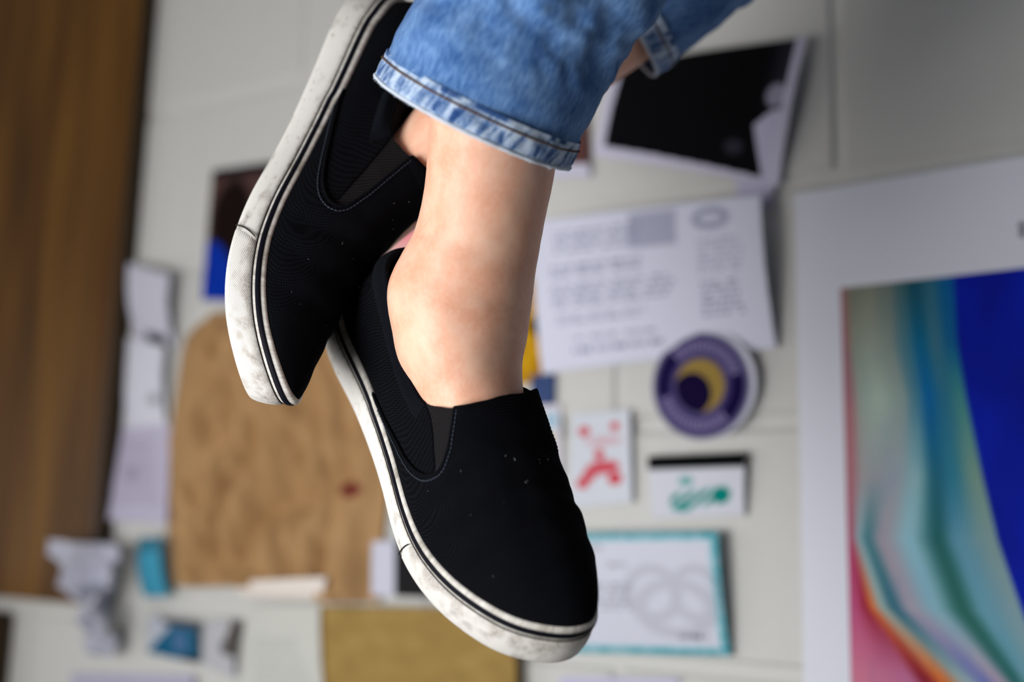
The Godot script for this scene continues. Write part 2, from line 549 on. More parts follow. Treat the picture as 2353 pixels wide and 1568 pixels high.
func papers() -> void:
	var white := rgb8(216, 219, 236)
	var lav := rgb8(204, 206, 232)
	paper("photo_print", "narrow photo with dark brown figure and bright blue, left of the far shoe", "photo", [Vector2(-0.9952, 1.7677), Vector2(-0.8807, 1.7624), Vector2(-0.8878, 1.5998), Vector2(-0.9995, 1.6104)],
		image_tex(64, 96, func(u: float, v: float) -> Color:
			var c := rgb8(84, 62, 60)
			c = c.lerp(rgb8(26, 18, 16), blob(u, v, 0.34, 0.42, 0.30, 0.34))
			c = c.lerp(rgb8(26, 22, 24), 1.0 - smoothstep(0.03, 0.1, v))
			if v > 0.55 + 0.28 * smoothstep(0.1, 0.6, u) * (1.0 - smoothstep(0.75, 1.0, v)): c = rgb8(12, 50, 165)
			return c), [0.004, 0.004, 0.002, 0.002])
	paper("note", "pale note with a curled top edge beside the brown board", "note", [Vector2(-1.108, 1.6623), Vector2(-1.0297, 1.6392), Vector2(-1.036, 1.556), Vector2(-1.1077, 1.5713)],
		image_tex(48, 64, func(u: float, v: float) -> Color:
			var c := rgb8(196, 196, 212)
			if in_box(u, v, 0.35, 0.86, 0.86, 1.0): c = rgb8(62, 62, 72)
			return c), [0.022, 0.026, 0.004, 0.002], 0.004)
	paper("paper_slip", "narrow white slip with one grey mark, between board and brown paper", "slip", [Vector2(-1.1205, 1.5749), Vector2(-1.0412, 1.5563), Vector2(-1.0406, 1.4611), Vector2(-1.1158, 1.4631)],
		image_tex(48, 64, func(u: float, v: float) -> Color: return rgb8(214, 216, 230).lerp(rgb8(130, 134, 142), 0.8 * blob(u, v, 0.78, 0.66, 0.14, 0.07))), [0.004, 0.016, 0.004, 0.002], 0.003)
	paper("printed_slip", "lavender slip with faint print, above the hanging crumpled paper", "slip", [Vector2(-1.1182, 1.4632), Vector2(-1.036, 1.4661), Vector2(-1.0196, 1.3511), Vector2(-1.1205, 1.3545)],
		image_tex(64, 96, func(u: float, v: float) -> Color:
			return rgb8(188, 184, 208).lerp(rgb8(150, 140, 164), 0.7 * print_rows(u, v, 0.12, 0.15, 0.9, 0.85, 9, 2.0) + 0.5 * blob(u, v, 0.36, 0.5, 0.14, 0.08))), [0.003, 0.003, 0.012, 0.012], 0.004)
	# brown paper: crumpled sheet with an uneven outline
	kraft_sheet()
	paper("white_strip", "white paper strip showing below the crumpled brown paper", "paper", [Vector2(-0.8854, 1.2934), Vector2(-0.7601, 1.3029), Vector2(-0.7672, 1.2797), Vector2(-0.8778, 1.2769)], mat(rgb8(232, 224, 218), 0.8), [0.034, 0.036, 0.030, 0.028], 0.002)
	paper("photo_print", "black photo with white left border behind the near shoe's toe", "photo", [Vector2(-0.7178, 1.3389), Vector2(-0.6455, 1.3426), Vector2(-0.6432, 1.2881), Vector2(-0.7177, 1.2865)],
		image_tex(48, 48, func(u: float, v: float) -> Color: return rgb8(206, 208, 226) if u < 0.4 else rgb8(36, 36, 38)), [0.02, 0.02, 0.018, 0.018])
	paper("envelope", "tan paper envelope at the bottom, below the near shoe", "envelope", [Vector2(-0.7858, 1.2726), Vector2(-0.5531, 1.2817), Vector2(-0.547, 1.1899), Vector2(-0.7731, 1.1676)],
		image_tex(96, 64, func(u: float, v: float) -> Color:
			var c := rgb8(168, 140, 84).lerp(rgb8(152, 126, 74), clampf(0.5 + fbm(u * 5.0, v * 4.0, 61.0), 0.0, 1.0))
			if u < 0.02: c = rgb8(130, 98, 50)
			return c), [0.010, 0.012, 0.016, 0.008], 0.004, 0.02, 0.003)
	paper("printed_sheet", "pale sheet with faint lines of print beside the tan envelope", "sheet", [Vector2(-0.8968, 1.2687), Vector2(-0.7915, 1.2723), Vector2(-0.7799, 1.1669), Vector2(-0.8865, 1.1564)],
		image_tex(64, 128, func(u: float, v: float) -> Color: return rgb8(206, 208, 204).lerp(rgb8(170, 172, 170), 0.55 * print_rows(u, v, 0.12, 0.3, 0.92, 1.0, 14, 5.0))), [0.006, 0.008, 0.004, 0.004], 0.003)
	paper("tag_card", "small teal card beside the lower left corner of the brown paper", "card", [Vector2(-1.051, 1.3357), Vector2(-1.013, 1.3351), Vector2(-1.0043, 1.2717), Vector2(-1.0486, 1.2686)],
		image_tex(24, 48, func(u: float, v: float) -> Color: return rgb8(66, 150, 182) if v > 0.22 else rgb8(58, 118, 142)), [0.022, 0.024, 0.016, 0.012], 0.006)
	crumpled_paper()
	paper("picture_card", "small blue picture card at the lower left of the wall", "card", [Vector2(-1.0458, 1.2471), Vector2(-0.9626, 1.2456), Vector2(-0.9604, 1.2017), Vector2(-1.0453, 1.2071)],
		image_tex(64, 48, func(u: float, v: float) -> Color:
			var c := rgb8(186, 192, 206)
			if v > 0.95 - 0.95 * u * 1.7 or u > 0.6: c = rgb8(30, 96, 132)
			if blob(u, v, 0.68, 0.55, 0.16, 0.3) > 0.4: c = rgb8(78, 112, 152)
			if v < 0.16 and u > 0.3: c = rgb8(76, 78, 90)
			if u > 0.72 and v > 0.86: c = rgb8(40, 48, 60)
			return c), [0.004, 0.012, 0.006, 0.003], 0.002)
	paper("torn_card", "grey white card with a dark corner, right of the blue picture card", "card", [Vector2(-0.9606, 1.2456), Vector2(-0.9017, 1.2516), Vector2(-0.9072, 1.1903), Vector2(-0.9584, 1.2017)],
		image_tex(48, 48, func(u: float, v: float) -> Color:
			var c := rgb8(188, 190, 198)
			if u > 0.7 and v < 0.62 and u + v * 0.4 > 0.85: c = rgb8(96, 90, 84)
			return c.lerp(rgb8(90, 88, 92), 0.8 * blob(u, v, 0.72, 0.5, 0.16, 0.14))), [0.003, 0.012, 0.004, 0.003], 0.002)
	paper("lavender_paper", "lavender paper at the very bottom edge, below the blue picture card", "paper", [Vector2(-1.1728, 1.1738), Vector2(-0.9671, 1.1887), Vector2(-0.9628, 1.1443), Vector2(-1.1661, 1.1239)], mat(rgb8(178, 176, 202), 0.8), [0.004, 0.006, 0.004, 0.004])
	paper("lavender_paper", "lavender paper at the bottom edge, below the teal bordered certificate", "paper", [Vector2(-0.5131, 1.2246), Vector2(-0.3979, 1.2328), Vector2(-0.3979, 1.1811), Vector2(-0.5124, 1.1796)], mat(rgb8(196, 196, 226), 0.8))
	paper("photo_print", "large tilted black photo with white borders below the far trouser leg", "photo", [Vector2(-0.462, 1.7902), Vector2(-0.2753, 1.7755), Vector2(-0.305, 1.6501), Vector2(-0.4844, 1.7057)],
		image_tex(160, 128, func(u: float, v: float) -> Color:
			var c := rgb8(14, 14, 17)
			c = c.lerp(rgb8(60, 58, 72), 0.8 * blob(u, v, 0.76, 0.78, 0.05, 0.06))
			c = c.lerp(rgb8(46, 44, 56), smoothstep(0.82, 0.95, u) * (1.0 - smoothstep(0.4, 0.6, v)))
			c = c.lerp(rgb8(170, 168, 192), 0.9 * blob(u, v, 0.92, 0.40, 0.05, 0.09))
			c = c.lerp(rgb8(70, 60, 76), 0.8 * blob(u, v, 0.62, 0.95, 0.05, 0.03))
			if u < 0.055 or u > 0.955 or v > 0.885 + 0.085 * u: c = rgb8(204, 202, 226)
			if v > 0.50 and u > 0.84 + 0.22 * absf(v - 0.62) and u < 0.955 and v > 1.7 - 1.3 * u: c = rgb8(196, 194, 222)
			return c), [0.006, 0.014, 0.004, 0.004], 0.006, 0.02, 0.0006)
	paper("photo_print", "brown photo with white lower border behind the near trouser hem", "photo", [Vector2(-0.5484, 1.7645), Vector2(-0.4924, 1.7485), Vector2(-0.4877, 1.685), Vector2(-0.5442, 1.6915)],
		image_tex(32, 48, func(u: float, v: float) -> Color: return rgb8(206, 206, 228) if v > 0.8 else rgb8(92, 62, 60)), [0.004, 0.004, 0.006, 0.004])
	paper("lavender_paper", "lavender strip hanging below the right corner of the black photo", "paper", [Vector2(-0.3438, 1.7074), Vector2(-0.3045, 1.7006), Vector2(-0.3119, 1.6321), Vector2(-0.3444, 1.6395)], mat(rgb8(196, 194, 222), 0.8), [0.001, 0.002, 0.002, 0.001])
	paper("flyer", "wide white flyer with rows of small grey print, above the round sticker", "flyer", [Vector2(-0.5431, 1.6463), Vector2(-0.3145, 1.6383), Vector2(-0.3086, 1.5095), Vector2(-0.5369, 1.5)],
		image_tex(320, 200, func(u: float, v: float) -> Color:
			var c := rgb8(218, 221, 242)
			var ink := 0.0
			ink = maxf(ink, print_rows(u, v, 0.10, 0.10, 0.62, 0.26, 4, 1.0))
			ink = maxf(ink, 0.6 if in_box(u, v, 0.45, 0.03, 0.66, 0.27) else 0.0)
			ink = maxf(ink, print_rows(u, v, 0.08, 0.33, 0.64, 0.42, 2, 2.0))
			ink = maxf(ink, print_rows(u, v, 0.08, 0.46, 0.64, 0.62, 4, 3.0))
			ink = maxf(ink, print_rows(u, v, 0.10, 0.66, 0.60, 0.72, 2, 4.0))
			ink = maxf(ink, print_rows(u, v, 0.18, 0.80, 0.62, 0.84, 1, 4.0))
			ink = maxf(ink, print_rows(u, v, 0.16, 0.87, 0.62, 0.92, 1, 9.0))
			ink = maxf(ink, 0.8 * blob(u, v, 0.80, 0.12, 0.08, 0.08) - 0.7 * blob(u, v, 0.80, 0.12, 0.05, 0.035))
			ink = maxf(ink, print_rows(u, v, 0.74, 0.26, 0.92, 0.50, 6, 6.0) * 0.6)
			ink = maxf(ink, print_rows(u, v, 0.74, 0.54, 0.94, 0.78, 6, 8.0))
			return c.lerp(rgb8(116, 122, 152), 0.72 * ink)), [0.014, 0.024, 0.005, 0.003], 0.005)
	round_sticker()
	paper("picture_card", "white card printed with red blots, left of the card with a black stripe", "card", [Vector2(-0.5026, 1.46), Vector2(-0.4433, 1.462), Vector2(-0.4409, 1.3797), Vector2(-0.5056, 1.3741)],
		image_tex(72, 108, func(u: float, v: float) -> Color:
			var c := rgb8(212, 218, 230)
			var r := 0.0
			for q in [[0.22, 0.20, 0.10, 0.055], [0.74, 0.17, 0.08, 0.05], [0.48, 0.46, 0.085, 0.06], [0.22, 0.75, 0.11, 0.06], [0.74, 0.73, 0.12, 0.07]]: r = maxf(r, blob(u, v, q[0], q[1], q[2], q[3]))
			r = maxf(r, 0.9 * blob(u, v, 0.55, 0.60, 0.28, 0.075))
			r = maxf(r, 0.85 * blob(u, v, 0.32, 0.67, 0.12, 0.07))
			r = maxf(r, 0.25 * blob(u, v, 0.55, 0.32, 0.34, 0.05))
			return c.lerp(rgb8(206, 70, 84), r)), [0.005, 0.007, 0.006, 0.004])
	paper("striped_card", "white card with a black stripe on top and a teal scribble", "card", [Vector2(-0.4243, 1.4197), Vector2(-0.3355, 1.4214), Vector2(-0.3383, 1.3692), Vector2(-0.4224, 1.3659)],
		image_tex(160, 96, func(u: float, v: float) -> Color:
			var c := rgb8(214, 217, 230)
			if v < 0.21: c = rgb8(12, 14, 16)
			elif v < 0.24: c = rgb8(170, 172, 180)
			var t := v - (0.70 - 0.16 * (u - 0.5))
			var s := 0.0
			if u > 0.22 and u < 0.86: s = (1.0 - smoothstep(0.08, 0.17, absf(t))) * (0.55 + 0.45 * signf(sin(u * 46.0 + v * 30.0)))
			s = maxf(s, blob(u, v, 0.76, 0.66, 0.10, 0.14))
			s = maxf(s, 0.5 * blob(u, v, 0.40, 0.42, 0.08, 0.08))
			s = maxf(s, 0.7 * blob(u, v, 0.34, 0.84, 0.12, 0.07))
			return c.lerp(rgb8(8, 132, 124), s)), [0.010, 0.010, 0.004, 0.004])
	paper("certificate_card", "white card with a teal border and grey print, right of the near shoe's toe", "card", [Vector2(-0.5224, 1.3503), Vector2(-0.3568, 1.3559), Vector2(-0.3507, 1.2548), Vector2(-0.5113, 1.2467)],
		image_tex(256, 176, func(u: float, v: float) -> Color:
			var c := rgb8(212, 216, 232)
			var e := minf(minf(u, 1.0 - u) * 1.5, minf(v, 1.0 - v))
			if e < 0.055: c = c.lerp(rgb8(40, 152, 168), 0.45 + 0.55 * smoothstep(-0.2, 0.4, fbm(u * 18.0, v * 14.0, 71.0)))
			elif e < 0.075: c = rgb8(176, 214, 228)
			var g := 0.0
			for q in [[0.62, 0.5, 0.14, 0.2], [0.86, 0.5, 0.12, 0.2], [0.74, 0.62, 0.2, 0.2]]:
				var d := sqrt(pow((u - q[0]) / q[2], 2) + pow((v - q[1]) / q[3], 2))
				g = maxf(g, 0.2 * (1.0 - smoothstep(0.12, 0.3, absf(d - 1.0))))
			g = maxf(g, 0.6 * print_rows(u, v, 0.16, 0.10, 0.42, 0.17, 1, 1.0))
			g = maxf(g, 0.6 * print_rows(u, v, 0.38, 0.25, 0.52, 0.31, 1, 2.0))
			g = maxf(g, 0.6 * print_rows(u, v, 0.26, 0.42, 0.52, 0.66, 5, 3.0))
			g = maxf(g, print_rows(u, v, 0.74, 0.83, 0.93, 0.90, 1, 4.0))
			return c.lerp(rgb8(120, 124, 138), g)), [0.016, 0.018, 0.006, 0.006], 0.002, 0.01, 0.0012)
	paper("sticker_sheet", "white sheet dotted pink, yellow and blue beside the near shoe's tongue", "stickers", [Vector2(-0.5705, 1.4703), Vector2(-0.5165, 1.4695), Vector2(-0.5143, 1.4042), Vector2(-0.564, 1.4032)],
		image_tex(64, 96, func(u: float, v: float) -> Color:
			var c := rgb8(222, 220, 232)
			c = c.lerp(rgb8(220, 110, 150), 0.8 * blob(u, v, 0.42, 0.20, 0.16, 0.14))
			c = c.lerp(rgb8(150, 190, 214), 0.8 * blob(u, v, 0.82, 0.22, 0.14, 0.14))
			c = c.lerp(rgb8(176, 160, 70), 0.9 * blob(u, v, 0.72, 0.46, 0.13, 0.08))
			c = c.lerp(rgb8(214, 140, 186), 0.5 * blob(u, v, 0.62, 0.70, 0.12, 0.10))
			c = c.lerp(rgb8(120, 176, 216), 0.9 * blob(u, v, 0.76, 0.93, 0.2, 0.06))
			return c), [0.003, 0.003, 0.003, 0.003])
	paper("navy_card", "small navy blue card just right of the near shoe's tongue", "card", [Vector2(-0.5484, 1.4985), Vector2(-0.5227, 1.4984), Vector2(-0.5231, 1.4697), Vector2(-0.5486, 1.4689)], mat(rgb8(8, 52, 112), 0.6), [0.004, 0.003, 0.003, 0.003])
	paper("picture_card", "yellow picture with black spots behind the near ankle", "picture", [Vector2(-0.6013, 1.595), Vector2(-0.5404, 1.592), Vector2(-0.5381, 1.4909), Vector2(-0.5935, 1.49)],
		image_tex(64, 96, func(u: float, v: float) -> Color: return rgb8(208, 160, 30).lerp(rgb8(150, 100, 20), clampf(fbm(u * 3.0, v * 5.0, 5.0) + 0.3, 0.0, 1.0)).lerp(rgb8(22, 16, 14), blob(u, v, 0.98, 0.44, 0.22, 0.12))), [0.001, 0.0015, 0.0015, 0.001])
	paper("pink_paper", "pink and white paper showing between the two shoes", "paper", [Vector2(-0.7957, 1.6822), Vector2(-0.6759, 1.6672), Vector2(-0.6728, 1.5958), Vector2(-0.7908, 1.6043)],
		image_tex(64, 48, func(u: float, v: float) -> Color: return rgb8(222, 214, 204).lerp(rgb8(244, 182, 182), smoothstep(0.42, 0.5, u) * (1.0 - smoothstep(0.34, 0.42, v)) + 0.6 * smoothstep(0.3, 0.4, u) * (1.0 - smoothstep(0.6, 0.7, v)))), [0.003, 0.003, 0.003, 0.003])
	poster()

func kraft_sheet() -> void:
	var m := mat(rgb8(180, 144, 102), 0.8, 0.3)
	m.albedo_texture = image_tex(128, 128, func(u: float, v: float) -> Color:
		var c := Color.WHITE.lerp(Color(0.92, 0.90, 0.87), clampf(0.5 + fbm(u * 4.0, v * 3.0, 81.0), 0.0, 1.0))
		return c.lerp(Color(0.58, 0.28, 0.36), 0.85 * blob(u, v, 0.875, 0.645, 0.05, 0.028)))
	var soft := FastNoiseLite.new()
	soft.seed = 19
	soft.noise_type = FastNoiseLite.TYPE_SIMPLEX_SMOOTH
	soft.frequency = 1.0
	soft.fractal_octaves = 2
	var n := 110
	var hgt := func(u: float, v: float) -> float:
		# creases: folded ridged noise
		var a: float = absf(soft.get_noise_2d(u * 3.2 + 0.6 * v, v * 1.1))
		var b: float = absf(soft.get_noise_2d(u * 6.5 - v * 1.6 + 7.0, v * 2.2))
		return 0.005 + (0.052 * a + 0.022 * b) * smoothstep(-0.02, 0.22, u) * smoothstep(-0.02, 0.2, 1.0 - u)
	var mesh := sheet(n, n, func(u: float, v: float) -> Vector3:
		var x := lerpf(-0.172, 0.158, u)
		var y := lerpf(0.150, -0.148, v)
		# uneven top: rises to the middle, torn and rounded corners
		y -= (1.0 - v) * (0.016 * pow(1.0 - u, 6.0) - 0.008 * sin(u * 9.0))
		x += (1.0 - u) * (0.004 * sin(v * 7.0) + 0.030 * v * v - 0.022 * pow(1.0 - v, 4.0) * -1.0)
		x += u * 0.006 * sin(v * 5.0)
		y -= v * (0.004 * sin(u * 8.0 + 1.0) + 0.006 * u)
		return Vector3(x, y, hgt.call(u, v) * smoothstep(-0.05, 0.2, v + 0.1)), Vector2.ONE)
	var o := put("brown_paper", mesh, m)
	o.position = Vector3(-0.870, 1.4355, 0.001)
	tag(o, "large crumpled brown wrapping paper behind and below the far shoe", "paper")

func crumpled_paper() -> void:
	var m := mat(rgb8(192, 194, 210), 0.8, 0.3)
	m.albedo_texture = image_tex(48, 96, func(u: float, v: float) -> Color: return Color.WHITE.lerp(Color(0.62, 0.64, 0.66), 0.8 * blob(u, v, 0.40, 0.60, 0.30, 0.24)))
	var mesh := sheet(30, 40, func(u: float, v: float) -> Vector3:
		var wdt := lerpf(0.1, 0.052, smoothstep(0.0, 0.55, v))
		var x := (u - 0.5) * wdt + 0.012 * sin(v * 3.0)
		var y := 0.062 - 0.125 * v - 0.004 * u
		return Vector3(x, y, 0.045 - 0.028 * v + 0.05 * absf(fbm(u * 1.8, v * 2.2, 91.0)) + 0.014 * sin(u * 6.0 + v * 4.0)), Vector2.ONE)
	var o := put("crumpled_paper", mesh, m)
	o.position = Vector3(-1.104, 1.268, 0.0)
	tag(o, "crumpled white paper hanging over the lower corner of the brown board", "paper")

func round_sticker() -> void:
	var s := base("round_sticker", Vector3(-0.3755, 1.4798, 0.0))
	tag(s, "round purple sticker with a yellow crescent moon, below the flyer", "sticker")
	var ring := func(u: float, v: float) -> Color:
		var x := u * 2.0 - 1.0
		var y := v * 2.0 - 1.0
		var r := sqrt(x * x + y * y)
		var a := atan2(-y, x)
		var c := rgb8(40, 30, 84)
		if r > 0.97: c = rgb8(150, 150, 178)
		elif r > 0.56 and r < 0.90:
			# lettering band at the top and the bottom, plain dark arcs at the sides
			var deg := rad_to_deg(a)
			var lettered := (deg > 12.0 and deg < 132.0) or (deg < -48.0 and deg > -168.0)
			if lettered:
				c = rgb8(70, 62, 112)
				if r > 0.64 and r < 0.84 and sin(a * 46.0) + 0.5 * sin(a * 31.0 + r * 40.0) > 0.1: c = rgb8(138, 130, 168)
			elif r > 0.66 and r < 0.86: c = rgb8(16, 8, 58)
			else: c = rgb8(56, 46, 96)
		elif r >= 0.50: c = rgb8(80, 74, 116)
		if r < 0.50:
			c = rgb8(20, 10, 50)
			var d := sqrt(pow(x + 0.17, 2) + pow(y - 0.14, 2))
			if d > 0.40: c = rgb8(150, 126, 66)
		return c
	var tex := image_tex(224, 224, ring)
	var m := mat(Color.WHITE, 0.7, 0.12)
	m.albedo_texture = tex
	var disc := func(r0: float, z0: float, tilt: Vector2, thick: float) -> ArrayMesh:
		var p := PackedVector3Array()
		var uv := PackedVector2Array()
		for j in 12:
			var rr: float = minf(j / 10.0, 1.0)
			for i in 65:
				var th := TAU * i / 64.0
				var x := cos(th) * rr
				var y := sin(th) * rr
				p.append(Vector3(x * r0, y * r0, z0 + tilt.x * x + tilt.y * y + (0.0 if j < 11 else -thick)))
				uv.append(Vector2(0.5 + 0.5 * x, 0.5 - 0.5 * y))
		return grid_mesh(p, uv, 64, 11, true, true)
	var back := mat(rgb8(206, 208, 226), 0.7)
	var b := put("backing", disc.call(0.0475, 0.010, Vector2(0.003, 0.004), 0.0004), back, s)
	b.position = Vector3(0.004, 0.0015, 0)
	put("printed_face", disc.call(0.0462, 0.0108, Vector2(0.003, 0.004), 0.0003), m, s)

func poster() -> void:
	var ps := base("poster", Vector3(-0.16, 1.43, 0.0))
	tag(ps, "large white poster with an abstract picture of blue and coloured bands, at the right edge", "poster")
	var x0 := -0.2902
	var x1 := -0.04
	var yt := 1.640
	var yb := 1.15
	var sheet_m := mat(rgb8(224, 228, 242), 0.6, 0.4)
	# two small printed digits near the top
	sheet_m.albedo_texture = image_tex(256, 480, func(u: float, v: float) -> Color:
		var x := lerpf(x0, x1, u)
		var y := lerpf(yt, yb, v)
		var c := Color.WHITE
		var px := (x + 0.1140) / 0.0022
		var py := (y - 1.5838) / 0.0065
		if absf(px) < 1.0 and absf(py) < 1.0:
			if minf(absf(px - 0.2), absf(absf(py) - 0.5)) < 0.32: c = Color(0.35, 0.36, 0.42)
		return c)
	put("poster_sheet", sheet(40, 40, func(u: float, v: float) -> Vector3:
		var bend := 0.004 * pow(1.0 - u, 2.0) + 0.014 * pow(maxf(0.0, 1.0 - v * 1.6), 2.0) * (0.25 + 0.75 * u)
		return Vector3(lerpf(x0, x1, u) + 0.16, lerpf(yt, yb, v) - 1.43 + 0.006 * u * (1.0 - v), 0.0025 + bend), Vector2.ONE), sheet_m, ps)
	var rows := [0.0, 0.149, 0.272, 0.452, 0.59, 0.742, 0.887, 0.963]
	var xs := [
		[0.003, 0.005, 0.01, 0.048, 0.123, 0.205, 0.25, 0.304, 0.374, 0.44, 0.47],
		[0.0, 0.004, 0.012, 0.051, 0.115, 0.197, 0.26, 0.327, 0.383, 0.448, 0.47],
		[0.002, 0.006, 0.017, 0.082, 0.146, 0.244, 0.297, 0.349, 0.401, 0.474, 0.494],
		[0.009, 0.013, 0.022, 0.073, 0.109, 0.207, 0.286, 0.363, 0.423, 0.514, 0.544],
		[0.014, 0.017, 0.025, 0.048, 0.079, 0.138, 0.252, 0.363, 0.438, 0.566, 0.59],
		[0.025, 0.068, 0.093, 0.131, 0.181, 0.246, 0.345, 0.451, 0.529, 0.645, 0.669],
		[0.033, 0.225, 0.284, 0.355, 0.437, 0.517, 0.578, 0.634, 0.687, 0.748, 0.771],
		[0.047, 0.312, 0.387, 0.468, 0.556, 0.634, 0.695, 0.756, 0.808, 0.868, 0.89]]
	var hues := [
		[[181, 109, 116], [181, 109, 116], [157, 116, 110], [125, 131, 118], [135, 140, 125], [121, 131, 125], [72, 109, 113], [26, 84, 101], [48, 110, 135], [0, 96, 163]],
		[[169, 101, 113], [169, 101, 113], [169, 109, 116], [154, 164, 150], [164, 176, 164], [145, 161, 154], [84, 135, 154], [4, 109, 157], [67, 125, 147], [11, 101, 157]],
		[[181, 109, 121], [181, 109, 121], [181, 116, 125], [169, 189, 179], [179, 203, 191], [157, 179, 176], [84, 145, 169], [4, 110, 181], [48, 125, 157], [72, 150, 150]],
		[[181, 109, 125], [181, 109, 125], [181, 121, 132], [169, 169, 176], [161, 167, 176], [164, 176, 189], [154, 198, 205], [36, 110, 135], [48, 131, 161], [125, 164, 152]],
		[[181, 67, 109], [181, 67, 109], [169, 132, 145], [145, 181, 193], [72, 131, 142], [169, 161, 176], [152, 203, 220], [40, 106, 109], [101, 160, 186], [135, 167, 169]],
		[[193, 84, 132], [157, 36, 60], [220, 116, 58], [161, 183, 181], [52, 110, 132], [171, 164, 183], [140, 189, 208], [45, 109, 101], [109, 167, 189], [135, 169, 181]],
		[[205, 121, 150], [189, 109, 150], [140, 30, 48], [220, 118, 58], [154, 179, 183], [116, 125, 189], [179, 160, 181], [45, 109, 109], [109, 164, 181], [135, 169, 181]],
		[[205, 125, 150], [189, 116, 157], [132, 36, 52], [220, 116, 60], [152, 169, 181], [125, 132, 189], [179, 161, 183], [48, 110, 110], [109, 157, 181], [135, 169, 181]]]
	var shade := func(r: int, u: float) -> Color:
		var k := 0
		while k < 9 and u > xs[r][k + 1]: k += 1
		var a: Color = rgb8(hues[r][mini(k, 9)][0], hues[r][mini(k, 9)][1], hues[r][mini(k, 9)][2])
		var b: Color = rgb8(hues[r][mini(k + 1, 9)][0], hues[r][mini(k + 1, 9)][1], hues[r][mini(k + 1, 9)][2])
		return a.lerp(b, smoothstep(0.0, 1.0, clampf((u - xs[r][k]) / maxf(xs[r][mini(k + 1, 9)] - xs[r][k], 0.001), 0.0, 1.0)))
	var art := image_tex(220, 340, func(u: float, v: float) -> Color:
		var i := 0
		while i < 6 and v > rows[i + 1]: i += 1
		var f: float = clampf((v - rows[i]) / (rows[i + 1] - rows[i]), 0.0, 1.0)
		# follow the bands: shift each row's bands to where they lie at this height
		var now := PackedFloat32Array()
		for k in 11: now.append(lerpf(xs[i][k], xs[i + 1][k], f))
		var k := 0
		while k < 9 and u > now[k + 1]: k += 1
		var w := clampf((u - now[k]) / maxf(now[k + 1] - now[k], 0.001), 0.0, 1.0)
		var ua := lerpf(xs[i][k], xs[i][k + 1], w)
		var ub := lerpf(xs[i + 1][k], xs[i + 1][k + 1], w)
		var c: Color = (shade.call(i, ua) as Color).lerp(shade.call(i + 1, ub), f)
		c = c.lerp(Color(c.r * 0.9, c.g * 0.95, c.b), clampf(fbm(u * 8.0, v * 5.0, 95.0), 0.0, 0.6))
		var blue := rgb8(0, 30, 182).lerp(rgb8(0, 20, 150), clampf(0.5 + fbm(u * 3.0, v * 3.0, 96.0), 0.0, 1.0))
		return c.lerp(blue, smoothstep(-0.008, 0.008, u - now[10])))
	var am := mat(Color.WHITE, 0.6, 0.2)
	am.albedo_texture = art
	put("printed_picture", sheet(30, 30, func(u: float, v: float) -> Vector3:
		var x := lerpf(-0.2532, -0.0650, u)
		var y := lerpf(1.5545, 1.212, v)
		var uu := (x - x0) / (x1 - x0)
		var vv := (yt - y) / (yt - yb)
		var bend := 0.004 * pow(1.0 - uu, 2.0) + 0.014 * pow(maxf(0.0, 1.0 - vv * 1.6), 2.0) * (0.25 + 0.75 * uu)
		return Vector3(x + 0.16, y - 1.43 + 0.006 * uu * (1.0 - vv), 0.0029 + bend), Vector2.ONE), am, ps)

# ---------------------------------------------------------------- shoes
# Shoe frame: x from heel to toe, y up from the sole, z to the shoe's visible side. s counts the 22 outline points round the sole.
var sh := {}

